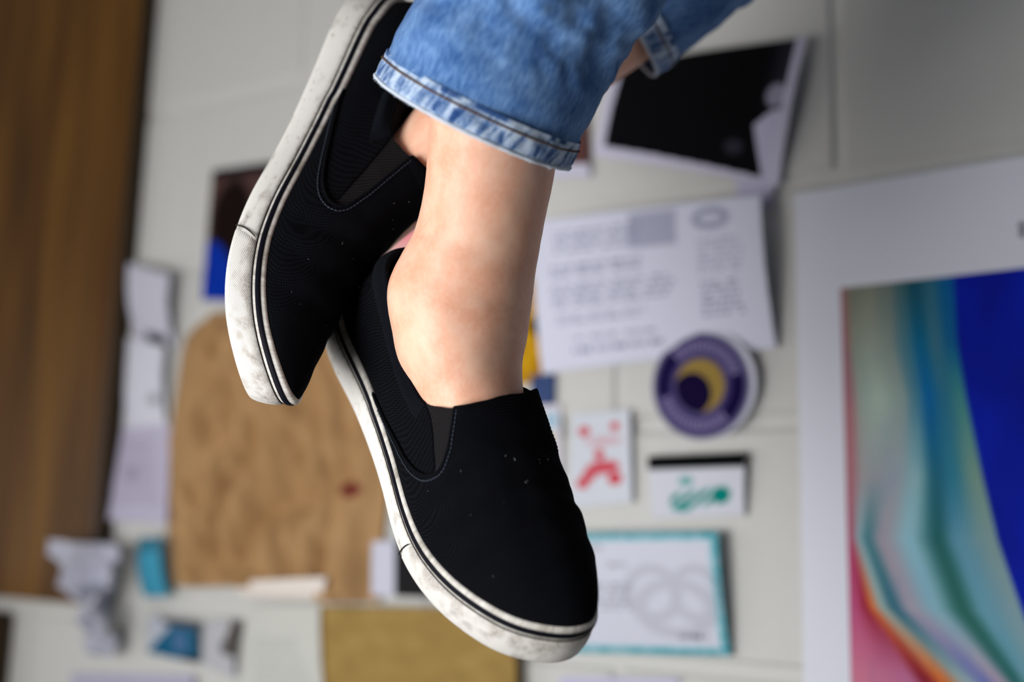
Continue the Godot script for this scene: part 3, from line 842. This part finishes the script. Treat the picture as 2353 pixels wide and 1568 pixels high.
func set_shoe(far: bool) -> void:
	var ox := PackedFloat32Array([0, .015, .06, .15, .3, .45, .6, .7, .8, .9, .955, .985, .975, .91, .84, .75, .62, .45, .3, .15, .06, .015])
	var oz := PackedFloat32Array([0, .055, .095, .115, .118, .135, .165, .172, .158, .120, .075, .02, -.035, -.09, -.122, -.138, -.132, -.116, -.115, -.115, -.095, -.055])
	var tx: PackedFloat32Array
	var ty: PackedFloat32Array
	var tz: PackedFloat32Array
	if not far:
		tx = PackedFloat32Array([.040, .041, .048, .062, .088, .122, .138, .1455, .148, .149, .149, .149, .149, .149, .147, .144, .138, .120, .088, .062, .048, .041])
		ty = PackedFloat32Array([.0905, .0905, .090, .0885, .073, .0635, .073, .081, .0845, .086, .087, .087, .087, .086, .084, .081, .074, .065, .073, .088, .090, .0905])
		tz = PackedFloat32Array([0, .010, .020, .0262, .0275, .0285, .025, .020, .013, .007, .002, -.002, -.006, -.012, -.019, -.026, -.029, -.030, -.027, -.0255, -.020, -.010])
		sh = {"L": 0.2686, "ws": 0.9735, "hs": 0.9597, "a": 0.1573, "x0": 0.6197}
		sh.k1 = PackedFloat32Array([.018, .018, .017, .016, .015, .015, .017, .020, .023, .025, .026, .027, .026, .025, .023, .020, .017, .015, .015, .016, .017, .018])
		sh.q = PackedFloat32Array([.0, .0, .0, .02, .10, .18, .26, .32, .40, .46, .48, .49, .48, .46, .40, .32, .26, .18, .10, .02, .0, .0])
		sh.d = PackedFloat32Array([.016, .016, .016, .014, .012, .010, .010, .012, .016, .020, .022, .022, .022, .020, .016, .012, .010, .010, .012, .014, .016, .016])
	else:
		# the other foot: its visible side is the inner one, so the outline runs the other way round
		ox = PackedFloat32Array([0, .015, .06, .15, .3, .45, .62, .76, .86, .93, .980, .985, .955, .9, .8, .7, .6, .45, .3, .15, .06, .015])
		oz = PackedFloat32Array([0, .055, .095, .115, .115, .120, .142, .154, .146, .120, .086, .055, .022, -.016, -.070, -.103, -.118, -.115, -.118, -.115, -.095, -.055])
		tx = PackedFloat32Array([.010, .012, .022, .045, .075, .104, .114, .119, .1225, .1245, .1255, .126, .126, .126, .125, .122, .114, .104, .075, .045, .022, .012])
		ty = PackedFloat32Array([.074, .0745, .073, .064, .0535, .0565, .066, .0755, .0825, .086, .087, .086, .083, .078, .072, .066, .061, .060, .055, .065, .073, .0745])
		tz = PackedFloat32Array([0, .010, .020, .0255, .027, .0295, .028, .024, .017, .010, .004, -.001, -.006, -.011, -.017, -.023, -.027, -.028, -.027, -.0255, -.020, -.010])
		sh = {"L": 0.2707, "ws": 1.1976, "hs": 0.8503, "a": 0.183, "x0": 0.5763}
		sh.k1 = PackedFloat32Array([.018, .018, .017, .016, .015, .015, .015, .014, .012, .010, .008, .006, .005, .005, .006, .008, .013, .014, .015, .016, .017, .018])
		sh.q = PackedFloat32Array([.0, .0, .0, .02, .10, .16, .24, .28, .32, .34, .36, .36, .36, .34, .32, .28, .24, .18, .10, .02, .0, .0])
		sh.d = PackedFloat32Array([.016, .016, .016, .014, .012, .010, .012, .016, .022, .031, .038, .042, .043, .042, .038, .032, .024, .014, .012, .014, .016, .016])
	sh.ox = ox; sh.oz = oz; sh.tx = tx; sh.ty = ty; sh.tz = tz
	sh.far = far

func foot_h(x: float) -> float:
	# height of the rubber wall, a little step where the front panel starts
	return pl([0.0, .1, .3, .45, .7, .9, 1.0], [.031, .030, .026, .024, .025, .029, .031], x) * sh.hs + 0.0011 * (1.0 - smoothstep(0.325, 0.35, x)) + 0.0008 * (1.0 - smoothstep(0.115, 0.135, x))

func ground(x: float) -> float:
	return sh.a * pow(maxf(0.0, x - sh.x0), 2.0)

func out_n(s: float) -> Vector2:
	var e := 0.02
	var dx := loop_at(sh.ox, s + e) - loop_at(sh.ox, s - e)
	var dz := (loop_at(sh.oz, s + e) - loop_at(sh.oz, s - e)) * float(sh.ws)
	return Vector2(-dz, dx).normalized() * -1.0 if false else Vector2(-dz, dx).normalized()

# point on the rubber wall: o metres outwards, h as a share of the wall's height
func wall_pt(s: float, o: float, h: float) -> Vector3:
	var x := loop_at(sh.ox, s)
	var z: float = loop_at(sh.oz, s) * sh.ws
	var n := out_n(s)
	var q := Vector3(x * sh.L + n.x * o, ground(x) + h * foot_h(x), z * sh.L + n.y * o)
	return q

# the upper as a sheet of curves that rise from the rubber wall to the opening
func up_raw(s: float, t: float) -> Vector3:
	var b := wall_pt(s, -0.0035, 0.90)
	var n := out_n(s)
	var top := Vector3(loop_at(sh.tx, s), loop_at(sh.ty, s), loop_at(sh.tz, s))
	var k1 := loop_at(sh.k1, s)
	var q := loop_at(sh.q, s)
	var p1 := b + Vector3(n.x * 0.0035, k1, n.y * 0.0035)
	var p2 := top + Vector3((b.x - top.x) * q, -loop_at(sh.d, s), (b.z - top.z) * maxf(q, 0.12))
	var r := b.bezier_interpolate(p1, p2, top, t)
	return r

func up_n(s: float, t: float) -> Vector3:
	var e := 0.01
	var ds := up_raw(s + 0.05, t) - up_raw(s - 0.05, t)
	var dt := up_raw(s, minf(t + e, 1.0)) - up_raw(s, maxf(t - e, 0.0))
	return ds.cross(dt).normalized()

func up_pt(s: float, t: float, off := 0.0) -> Vector3:
	var p := up_raw(s, t)
	var n := up_n(s, t)
	if n.dot(p - Vector3(clampf(p.x, 0.05, 0.2), 0.025, 0.0)) < 0.0: n = -n
	# gentle creases across the ball of the foot and slackness of worn canvas
	var crease := 0.0
	if p.x > 0.15 and t > 0.05:
		var w := smoothstep(0.15, 0.175, p.x) * (1.0 - smoothstep(0.215, 0.245, p.x)) * smoothstep(0.05, 0.3, t)
		crease = w * 0.0012 * sin((p.x - 0.10 * p.y + 0.25 * p.z) * 300.0 + 1.5 * sin(p.z * 70.0)) * (0.5 + 0.9 * fbm(p.x * 40.0, p.z * 22.0, 3.0))
	crease += 0.0009 * smoothstep(0.0, 0.2, t) * (1.0 - smoothstep(0.85, 1.0, t)) * fbm(p.x * 26.0, p.z * 26.0, p.y * 26.0 + (5.0 if sh.far else 0.0))
	return p + n * (off + crease)

func vamp_s(t: float) -> float:
	return pl([0.0, .12, .25, .38, .46, .52, .58, .7, .85, 1.0], [3.95, 4.52, 5.22, 5.95, 6.38, 6.68, 6.86, 6.92, 6.84, 6.74], t)

func quarter_s(t: float) -> float:
	return pl([0.0, .12, .25, .38, .46, .52, .75, 1.0], [4.15, 4.7, 5.4, 6.1, 6.42, 6.46, 5.88, 5.25], t)

# a panel of the upper between two lines s0(t) and s1(t); its side rims turn inwards
func panel(s0: Callable, s1: Callable, t0: float, t1: float, off: float, nu: int, nv: int, rim := 0.0012) -> ArrayMesh:
	var p := PackedVector3Array()
	var uv := PackedVector2Array()
	for j in nv + 1:
		var t := lerpf(t0, t1, float(j) / nv)
		var a: float = s0.call(t)
		var b: float = s1.call(t)
		var run := 0.0
		var last := Vector3.ZERO
		for i in nu + 3:
			var f: float = clampf((i - 1.0) / nu, 0.0, 1.0)
			var o := off - (rim if i == 0 or i == nu + 2 else 0.0)
			var q := up_pt(lerpf(a, b, f), t, o)
			if i > 0: run += q.distance_to(last)
			last = q
			p.append(q)
			# threads run across the foot; follow the cloth roughly in metres
			uv.append(Vector2(q.z * 1.3, q.x - 0.6 * q.y))
	return grid_mesh(p, uv, nu + 2, nv, false, true)

# a ring of the rubber wall along profile points [outwards, share of height]
func wall_ring(prof: Array, sa := 0.0, sb := 22.0, nu := 240, warp := 0.0) -> ArrayMesh:
	var p := PackedVector3Array()
	var uv := PackedVector2Array()
	for j in prof.size():
		for i in nu + 1:
			var w: float = warp * pow(prof[j][1], 2.0)
			var s := lerpf(sa + w, sb - w, float(i) / nu)
			var end := 0.0
			if warp > 0.0 and (i == 0 or i == nu): end = -0.0012
			p.append(wall_pt(s, prof[j][0] + end, prof[j][1]))
			uv.append(Vector2(s / 22.0, clampf(prof[j][1] / 0.68, 0.0, 1.0)))
	return grid_mesh(p, uv, nu, prof.size() - 1, warp == 0.0, true)

func make_shoe(called: String, label: String, far: bool, size: float, at: Vector3, fx: Vector3, fy: Vector3, fz: Vector3) -> void:
	set_shoe(far)
	var root := base(called, at)
	root.basis = Basis(fx, fy, fz).orthonormalized().scaled(Vector3.ONE * size)
	tag(root, label, "shoe", "pair of black slip-on shoes")
	# rubber
	var wall := put("foxing_wall", wall_ring([[-0.006, 0.0], [-0.0016, 0.0], [-0.0002, 0.03], [0.0003, 0.12], [0.0006, 0.3], [0.0004, 0.5], [-0.0003, 0.62], [-0.0012, 0.665], [-0.0026, 0.675]]), M.rubber, root)
	tag(wall, "scuffed white rubber wall")
	put("dirt_groove", wall_ring([[-0.0012, 0.655], [-0.0004, 0.668], [-0.0004, 0.682], [-0.0012, 0.69]]), M.groove, wall)
	for side in 2:
		var jl := PackedVector3Array()
		for k in 15:
			var h := lerpf(0.0, 0.66, k / 14.0)
			var js := 6.45 + 0.35 * h * h
			jl.append(wall_pt(js if side == 0 else 22.0 - js, 0.0008 + 0.0004 * sin(h * 4.0), h))
		put("joint_line", tube(jl, 0.00035, 5), M.groove, wall)
	var band := put("foxing_band", wall_ring([[-0.0022, 0.675], [-0.0009, 0.69], [-0.0006, 0.73], [-0.0008, 0.80], [-0.0010, 0.88], [-0.0013, 0.95], [-0.0019, 0.99], [-0.0032, 1.0], [-0.0042, 0.985], [-0.0044, 0.93]]), M.rubber, root)
	tag(band, "narrow white rubber band")
	put("black_stripe", wall_ring([[-0.0010, 0.765], [-0.0002, 0.772], [-0.0002, 0.82], [-0.0004, 0.885], [-0.0013, 0.892]]), M.stripe, root)
	# toe bumper: a textured strip laid over the wall, joint lines slanting
	var bm := wall_ring([[-0.0012, 0.005], [0.0002, 0.03], [0.0008, 0.13], [0.0011, 0.32], [0.0008, 0.50], [0.0002, 0.62], [-0.0012, 0.67]], 6.45, 15.55, 110, 0.35)
	put("toe_bumper", bm, bumper_mat(), root)
	# sole underside
	var p := PackedVector3Array()
	var uv := PackedVector2Array()
	for j in 9:
		for i in 121:
			var s := 22.0 * i / 120.0
			var q := wall_pt(s, -0.0015, 0.0)
			var mid := Vector3(clampf(q.x, 0.03, sh.L - 0.04), 0.0, 0.0)
			mid.y = ground(mid.x / sh.L)
			p.append(mid.lerp(q, j / 8.0) + Vector3(0, 0.0002, 0))
			uv.append(Vector2(q.x, q.z) * (j / 8.0))
	put("outsole", grid_mesh(p, uv, 120, 8, true, false), M.outsole, root)
	# canvas
	var vamp := put("vamp", panel(vamp_s, func(t: float) -> float: return 22.0 - vamp_s(t), 0.0, 1.0, 0.0006, 120, 60), M.canvas, root)
	tag(vamp, "black canvas toe and tongue piece")
	var quarter := put("quarter", panel(func(t: float) -> float: return -quarter_s(t), quarter_s, 0.0, 1.0, -0.0006, 140, 40), M.canvas, root)
	tag(quarter, "black canvas heel and side piece")
	for side in 2:
		var g := put("elastic_gore", panel(
			func(t: float) -> float: return (quarter_s(t) - 0.25) if side == 0 else 22.0 - vamp_s(t) - 0.1,
			func(t: float) -> float: return (vamp_s(t) + 0.1) if side == 0 else 22.0 - quarter_s(t) + 0.25, 0.46, 0.99, -0.0012, 16, 24, 0.0), M.gore, root)
		tag(g, "dark grey elastic inset")
		# folded rim of the front piece and its stitches
		var edge := PackedVector3Array()
		for k in 81:
			var t := k / 80.0
			var s := vamp_s(t) if side == 0 else 22.0 - vamp_s(t)
			edge.append(up_pt(s, t, 0.0004))
		put("seam_piping", tube(edge, 0.0011, 8), M.canvas, vamp)
		var st := []
		var acc := 0.0
		var lastq := Vector3.ZERO
		var from := Vector3.ZERO
		var open := false
		for k in 600:
			var t := k / 600.0
			var v := vamp_s(t) + 0.22 - 0.10 * smoothstep(0.3, 0.6, t)
			var q := up_pt(v if side == 0 else 22.0 - v, t, 0.0010)
			if k == 0: lastq = q; from = q
			acc += q.distance_to(lastq)
			lastq = q
			if acc > 0.0021:
				st.append(tube(PackedVector3Array([from, from.lerp(q, 0.12) , from.lerp(q, 0.7), from.lerp(q, 0.8)]), 0.00042, 5))
				from = q
				acc = 0.0
		var sm := put("stitching", join(st), M.thread, vamp)
		tag(sm, "", "", "", "stuff")
	# rolled collar and tongue edge
	var collar := put("collar", sheet(120, 14, func(u: float, v: float) -> Vector3:
		var s := lerpf(-5.28, 5.28, u)
		if v < 0.6:
			var w := v / 0.6
			return up_pt(s, lerpf(0.70, 1.0, w), -0.0006 + 0.0042 * sin(minf(w * 1.15, 1.0) * PI * 0.9) * smoothstep(0.0, 0.6, 5.28 - absf(s)))
		var w2 := (v - 0.6) / 0.4
		return up_pt(s, 1.0 - 0.30 * w2 * w2, -0.0006 + 0.0014 * smoothstep(0.0, 0.6, 5.28 - absf(s)) - 0.0042 * sin(minf(w2 * 1.6, 1.0) * PI / 2.0)) + Vector3(0, 0.0013 * sin(w2 * PI) * (1.0 - w2) * smoothstep(0.0, 0.6, 5.28 - absf(s)), 0), Vector2(0.24, 0.03), false, true), M.collar, root)
	tag(collar, "smooth padded black collar")
	put("tongue_edge", sheet(80, 10, func(u: float, v: float) -> Vector3:
		var s := lerpf(6.72, 15.28, u)
		if v < 0.4: return up_pt(s, lerpf(0.93, 1.0, v / 0.4), 0.0006 + 0.0009 * sin(v / 0.4 * PI * 0.8))
		var w2 := (v - 0.4) / 0.6
		return up_pt(s, 1.0 - 0.3 * w2 * w2, 0.001 - 0.0036 * sin(minf(w2 * 1.8, 1.0) * PI / 2.0)) + Vector3(0, 0.0014 * sin(w2 * PI) * (1.0 - w2), 0), Vector2(0.09, 0.02), false, true), M.canvas, vamp)
	put("lining", sheet(120, 16, func(u: float, v: float) -> Vector3: return up_pt(22.0 * u, lerpf(0.05, 0.97, v), -0.0036), Vector2(0.5, 0.08), true, false), M.lining, root)
	# lint specks on the canvas
	var rng := RandomNumberGenerator.new()
	rng.seed = 11 if far else 5
	var bits := []
	for k in 15:
		var s := rng.randf_range(4.0, 15.0)
		var t := rng.randf_range(0.12, 0.92)
		if s < vamp_s(t) + 0.2: s = vamp_s(t) + 0.6 + rng.randf() * 3.0
		var a := up_pt(s, t, 0.0011)
		var b := up_pt(s + rng.randf_range(-0.05, 0.05), t + rng.randf_range(-0.01, 0.01), 0.0012)
		bits.append(tube(PackedVector3Array([a, a.lerp(b, 0.3) + Vector3(0, 0.0002, 0), a.lerp(b, 0.7), b]), rng.randf_range(0.00005, 0.00012), 4))
	var lint := put("lint", join(bits), M.lint, root)
	tag(lint, "white lint specks", "", "", "stuff")

func bumper_mat() -> StandardMaterial3D:
	return M.bumper

func shoes() -> void:
	make_shoe("slip_on_shoe", "nearer black slip-on shoe with toe pointing down right, black stripe and textured white toe", false, 0.97, Vector3(-0.4398, 1.4804, 0.4033), Vector3(0.6164, -0.7813, 0.098), Vector3(0.6494, 0.5747, 0.4979), Vector3(-0.4454, -0.2433, 0.8617))
	make_shoe("slip_on_shoe", "black slip-on shoe at the left, heel up, its scuffed white sole edge facing left", true, 1.03, Vector3(-0.4348, 1.6756, 0.3983), Vector3(-0.0988, -0.9432, 0.3171), Vector3(0.9539, -0.1805, -0.2397), Vector3(0.2834, 0.2788, 0.9176))

# ---------------------------------------------------------------- person
# a limb through rings [centre, half width across the view, half depth]
func limb(rings: Array, ref: Vector3, nu: int, nv: int, disp: Callable, s0 := 0.0, s1 := 1.0, uvs := Vector2.ZERO) -> ArrayMesh:
	var cx := PackedFloat32Array()
	var cy := PackedFloat32Array()
	var cz := PackedFloat32Array()
	var ra := PackedFloat32Array()
	var rb := PackedFloat32Array()
	for q in rings:
		cx.append(q[0].x); cy.append(q[0].y); cz.append(q[0].z); ra.append(q[1]); rb.append(q[2])
	var n := rings.size() - 1
	var p := PackedVector3Array()
	var uv := PackedVector2Array()
	var run := 0.0
	var last := Vector3.ZERO
	for j in nv + 1:
		var f := lerpf(s0, s1, float(j) / nv)
		var s := f * n
		var c := Vector3(line_at(cx, s), line_at(cy, s), line_at(cz, s))
		var e := 0.08
		var tg := (Vector3(line_at(cx, minf(s + e, n)), line_at(cy, minf(s + e, n)), line_at(cz, minf(s + e, n))) - Vector3(line_at(cx, maxf(s - e, 0)), line_at(cy, maxf(s - e, 0)), line_at(cz, maxf(s - e, 0)))).normalized()
		var side := tg.cross(ref).normalized()
		var dep := side.cross(tg).normalized()
		var a := line_at(ra, s)
		var b := line_at(rb, s)
		if j > 0: run += c.distance_to(last)
		last = c
		for i in nu + 1:
			var th := TAU * i / nu
			var d := (side * cos(th) * b + dep * sin(th) * a).normalized()
			var q := c + side * cos(th) * a + dep * sin(th) * b
			q += d * float(disp.call(th, f, q))
			p.append(q)
			uv.append(Vector2(th / TAU, float(j) / nv) if uvs != Vector2.ZERO else Vector2(th * 0.045, run))
	return grid_mesh(p, uv, nu, nv, true, false)

func person() -> void:
	var root := base("person", Vector3.ZERO)
	tag(root, "person with crossed bare ankles, in faded blue jeans, seen from the shins down", "person")
	var to_eye := Vector3(0.40, -0.10, 0.62).normalized()
	var near_leg := [
		[Vector3(0.14, 2.00, 0.50), .085, .085], [Vector3(-0.04, 1.93, 0.56), .075, .075], [Vector3(-0.165, 1.815, 0.556), .056, .056],
		[Vector3(-0.2254, 1.7028, 0.5130), 0.0400, 0.0460], [Vector3(-0.2547, 1.6540, 0.4940), 0.0380, 0.0420], [Vector3(-0.2790, 1.6110, 0.4779), 0.0367, 0.0395],
		[Vector3(-0.2940, 1.5773, 0.4661), 0.0355, 0.0370], [Vector3(-0.3036, 1.5535, 0.4590), 0.0342, 0.0355], [Vector3(-0.3085, 1.5321, 0.4554), 0.0327, 0.0350],
		[Vector3(-0.3144, 1.5105, 0.4524), 0.0320, 0.0350], [Vector3(-0.3194, 1.4954, 0.4501), 0.0330, 0.0350], [Vector3(-0.3242, 1.4822, 0.4493), 0.0348, 0.0360],
		[Vector3(-0.3282, 1.4689, 0.4479), 0.0358, 0.0370], [Vector3(-0.3299, 1.4555, 0.4463), 0.0354, 0.0380], [Vector3(-0.3297, 1.4420, 0.4447), 0.0337, 0.0370],
		[Vector3(-0.3262, 1.4250, 0.4430), .0285, .032], [Vector3(-0.3195, 1.4060, 0.4425), 0.0255, 0.026], [Vector3(-0.3104, 1.3787, 0.4415), 0.029, 0.020],
		[Vector3(-0.2933, 1.3462, 0.4411), 0.028, 0.014], [Vector3(-0.2744, 1.3199, 0.4390), 0.020, 0.008]]
	var far_leg := [
		[Vector3(0.16, 2.06, 0.26), .085, .085], [Vector3(-0.02, 2.03, 0.17), .070, .070], [Vector3(-0.13, 1.962, 0.13), .055, .055],
		[Vector3(-0.1854, 1.8504, 0.1719), 0.046, 0.046], [Vector3(-0.2400, 1.7770, 0.2380), 0.043, 0.043], [Vector3(-0.3258, 1.6867, 0.2977), 0.039, 0.039],
		[Vector3(-0.3491, 1.6351, 0.3495), 0.036, 0.036], [Vector3(-0.3420, 1.5998, 0.3890), 0.034, 0.036], [Vector3(-0.3585, 1.5819, 0.4032), 0.031, 0.034],
		[Vector3(-0.3775, 1.5577, 0.4163), 0.026, 0.026], [Vector3(-0.3965, 1.5340, 0.4300), 0.022, 0.017], [Vector3(-0.4110, 1.5068, 0.4440), 0.018, 0.011],
		[Vector3(-0.4225, 1.4694, 0.4610), 0.013, 0.006], [Vector3(-0.4265, 1.4500, 0.4700), 0.009, 0.004]]
	var ankle_bone := Vector3(-0.3480, 1.4720, 0.4760)
	var tendon := func(th: float, f: float, q: Vector3) -> float:
		var b := 0.0042 * exp(-pow(q.distance_to(ankle_bone) / 0.017, 2.0))
		b += 0.0006 * fbm(q.x * 30.0, q.y * 30.0, q.z * 30.0)
		return b
	var skin := join([limb(near_leg, to_eye, 72, 220, tendon), limb(far_leg, to_eye, 56, 140, func(_a: float, _b: float, q: Vector3) -> float: return 0.0006 * fbm(q.x * 30.0, q.y * 30.0, q.z * 30.0)), hip_shape(0.0)])
	put("body", skin, M.skin, root)
	jeans(root, to_eye)

func hip_shape(grow: float) -> ArrayMesh:
	return sheet(32, 24, func(u: float, v: float) -> Vector3:
		var th := u * TAU
		var ph := v * PI
		return Vector3(0.19, 2.07, 0.38) + Vector3(cos(th) * sin(ph) * (0.13 + grow), cos(ph) * (0.10 + grow), sin(th) * sin(ph) * (0.17 + grow)), Vector2.ONE, true)

func jeans(root: Node3D, to_eye: Vector3) -> void:
	var near_tube := [
		[Vector3(-0.3041, 1.5526, 0.4782), 0.0527, 0.0500], [Vector3(-0.2821, 1.5845, 0.4840), 0.0523, 0.0500], [Vector3(-0.2593, 1.6175, 0.4908), 0.0523, 0.0500], [Vector3(-0.2362, 1.6512, 0.4975), 0.0527, 0.0500], [Vector3(-0.2129, 1.6861, 0.5043), 0.0538, 0.0500],
		[Vector3(-0.183, 1.745, 0.540), 0.062, 0.062],
		[Vector3(-0.15, 1.83, 0.557), 0.070, 0.070], [Vector3(-0.04, 1.935, 0.56), .086, .086], [Vector3(0.14, 2.01, 0.50), .098, .098]]
	var far_tube := [
		[Vector3(-0.3227, 1.6950, 0.2938), .053, .043], [Vector3(-0.2803, 1.7271, 0.2776), .053, .047], [Vector3(-0.2357, 1.7749, 0.2417), .052, .052],
		[Vector3(-0.1854, 1.8504, 0.1719), .055, .055], [Vector3(-0.13, 1.962, 0.130), .066, .066], [Vector3(-0.02, 2.03, 0.17), .084, .084], [Vector3(0.16, 2.07, 0.26), .098, .098]]
	var trousers := Node3D.new()
	trousers.name = "jeans"
	root.add_child(trousers)
	tag(trousers, "faded blue denim jeans with frayed hems")
	var fold := func(k: float, hf: float) -> Callable:
		return func(th: float, f: float, q: Vector3) -> float:
			var g := smoothstep(hf * 1.15, hf * 3.6, f)
			var a := fbm(q.x * 9.0 + q.y * 5.0, q.y * 9.0 - q.x * 4.0, q.z * 9.0 + k)
			var b := fbm(q.x * 24.0 + q.y * 14.0, q.y * 20.0, q.z * 22.0 + k * 2.0)
			return g * (0.0145 * a + 0.0042 * b) - 0.0008 * (1.0 - smoothstep(0.0, hf * 0.4, absf(f - hf * 1.15))) 
	# each leg: cloth tube above the hem, the hem, its seam thread and frayed rim
	for k in 2:
		var rings: Array = near_tube if k == 0 else far_tube
		var n := rings.size() - 1
		# how far along the rings the hem reaches (about 14 mm)
		var hem_f := (0.0165 if k == 0 else 0.023) / (rings[0][0] as Vector3).distance_to(rings[1][0]) / n
		var f2: Callable = fold.call(13.0 * k + 2.0, hem_f)
		put("leg_cloth", limb(rings, to_eye, 150, 200, f2, hem_f * 0.9, 1.0), M.denim, trousers)
		var wav := func(th: float, f: float, q: Vector3) -> float:
			var v := f / hem_f
			return 0.0004 + 0.0005 * sin(v * PI) + 0.0014 * fbm(q.x * 60.0, q.y * 60.0, q.z * 60.0) + 0.0009 * sin(th * 2.0 + k)
		var hem := put("hem", limb(rings, to_eye, 200, 16, wav, 0.0, hem_f, Vector2.ONE), M.hem, trousers)
		tag(hem, "bleached folded hem")
		put("hem_facing", limb(rings, to_eye, 120, 10, func(_a: float, _b: float, _q: Vector3) -> float: return -0.003, 0.0, hem_f * 0.95), M.denim_dark, trousers)
		# thread and fray follow the same rings
		var thread := PackedVector3Array()
		var rim_pts := PackedVector3Array()
		var ring_line := limb(rings, to_eye, 160, 1, func(th: float, f: float, q: Vector3) -> float: return float(wav.call(th, f, q)) + 0.0004, hem_f * 0.76, hem_f * 0.77)
		var pv: PackedVector3Array = ring_line.surface_get_arrays(0)[Mesh.ARRAY_VERTEX]
		for i in 161: thread.append(pv[i])
		var th_o := put("topstitch", tube(thread, 0.0005, 6), M.topstitch, trousers)
		tag(th_o, "brown hem seam thread")
		var rl := limb(rings, to_eye, 300, 1, wav, 0.0, 0.001)
		var rv: PackedVector3Array = rl.surface_get_arrays(0)[Mesh.ARRAY_VERTEX]
		for i in 301: rim_pts.append(rv[i])
		var fr := [tube(rim_pts, 0.0010, 6)]
		var rng := RandomNumberGenerator.new()
		rng.seed = 21 + k
		var down: Vector3 = ((rings[0][0] as Vector3) - (rings[1][0] as Vector3)).normalized()
		for i in range(0, 300):
			for z in 2:
				var a := rim_pts[i].lerp(rim_pts[i + 1], rng.randf())
				var b := a + down * rng.randf_range(0.0004, 0.0018) + Vector3(rng.randf_range(-1, 1), rng.randf_range(-1, 1), rng.randf_range(-1, 1)) * 0.0007
				fr.append(tube(PackedVector3Array([a, a.lerp(b, 0.4), b]), 0.00014, 4))
		var fo := put("frayed_rim", join(fr), M.fray, trousers)
		tag(fo, "pale frayed rim", "", "", "stuff")
	put("hip_cloth", hip_shape(0.012), M.denim, trousers)
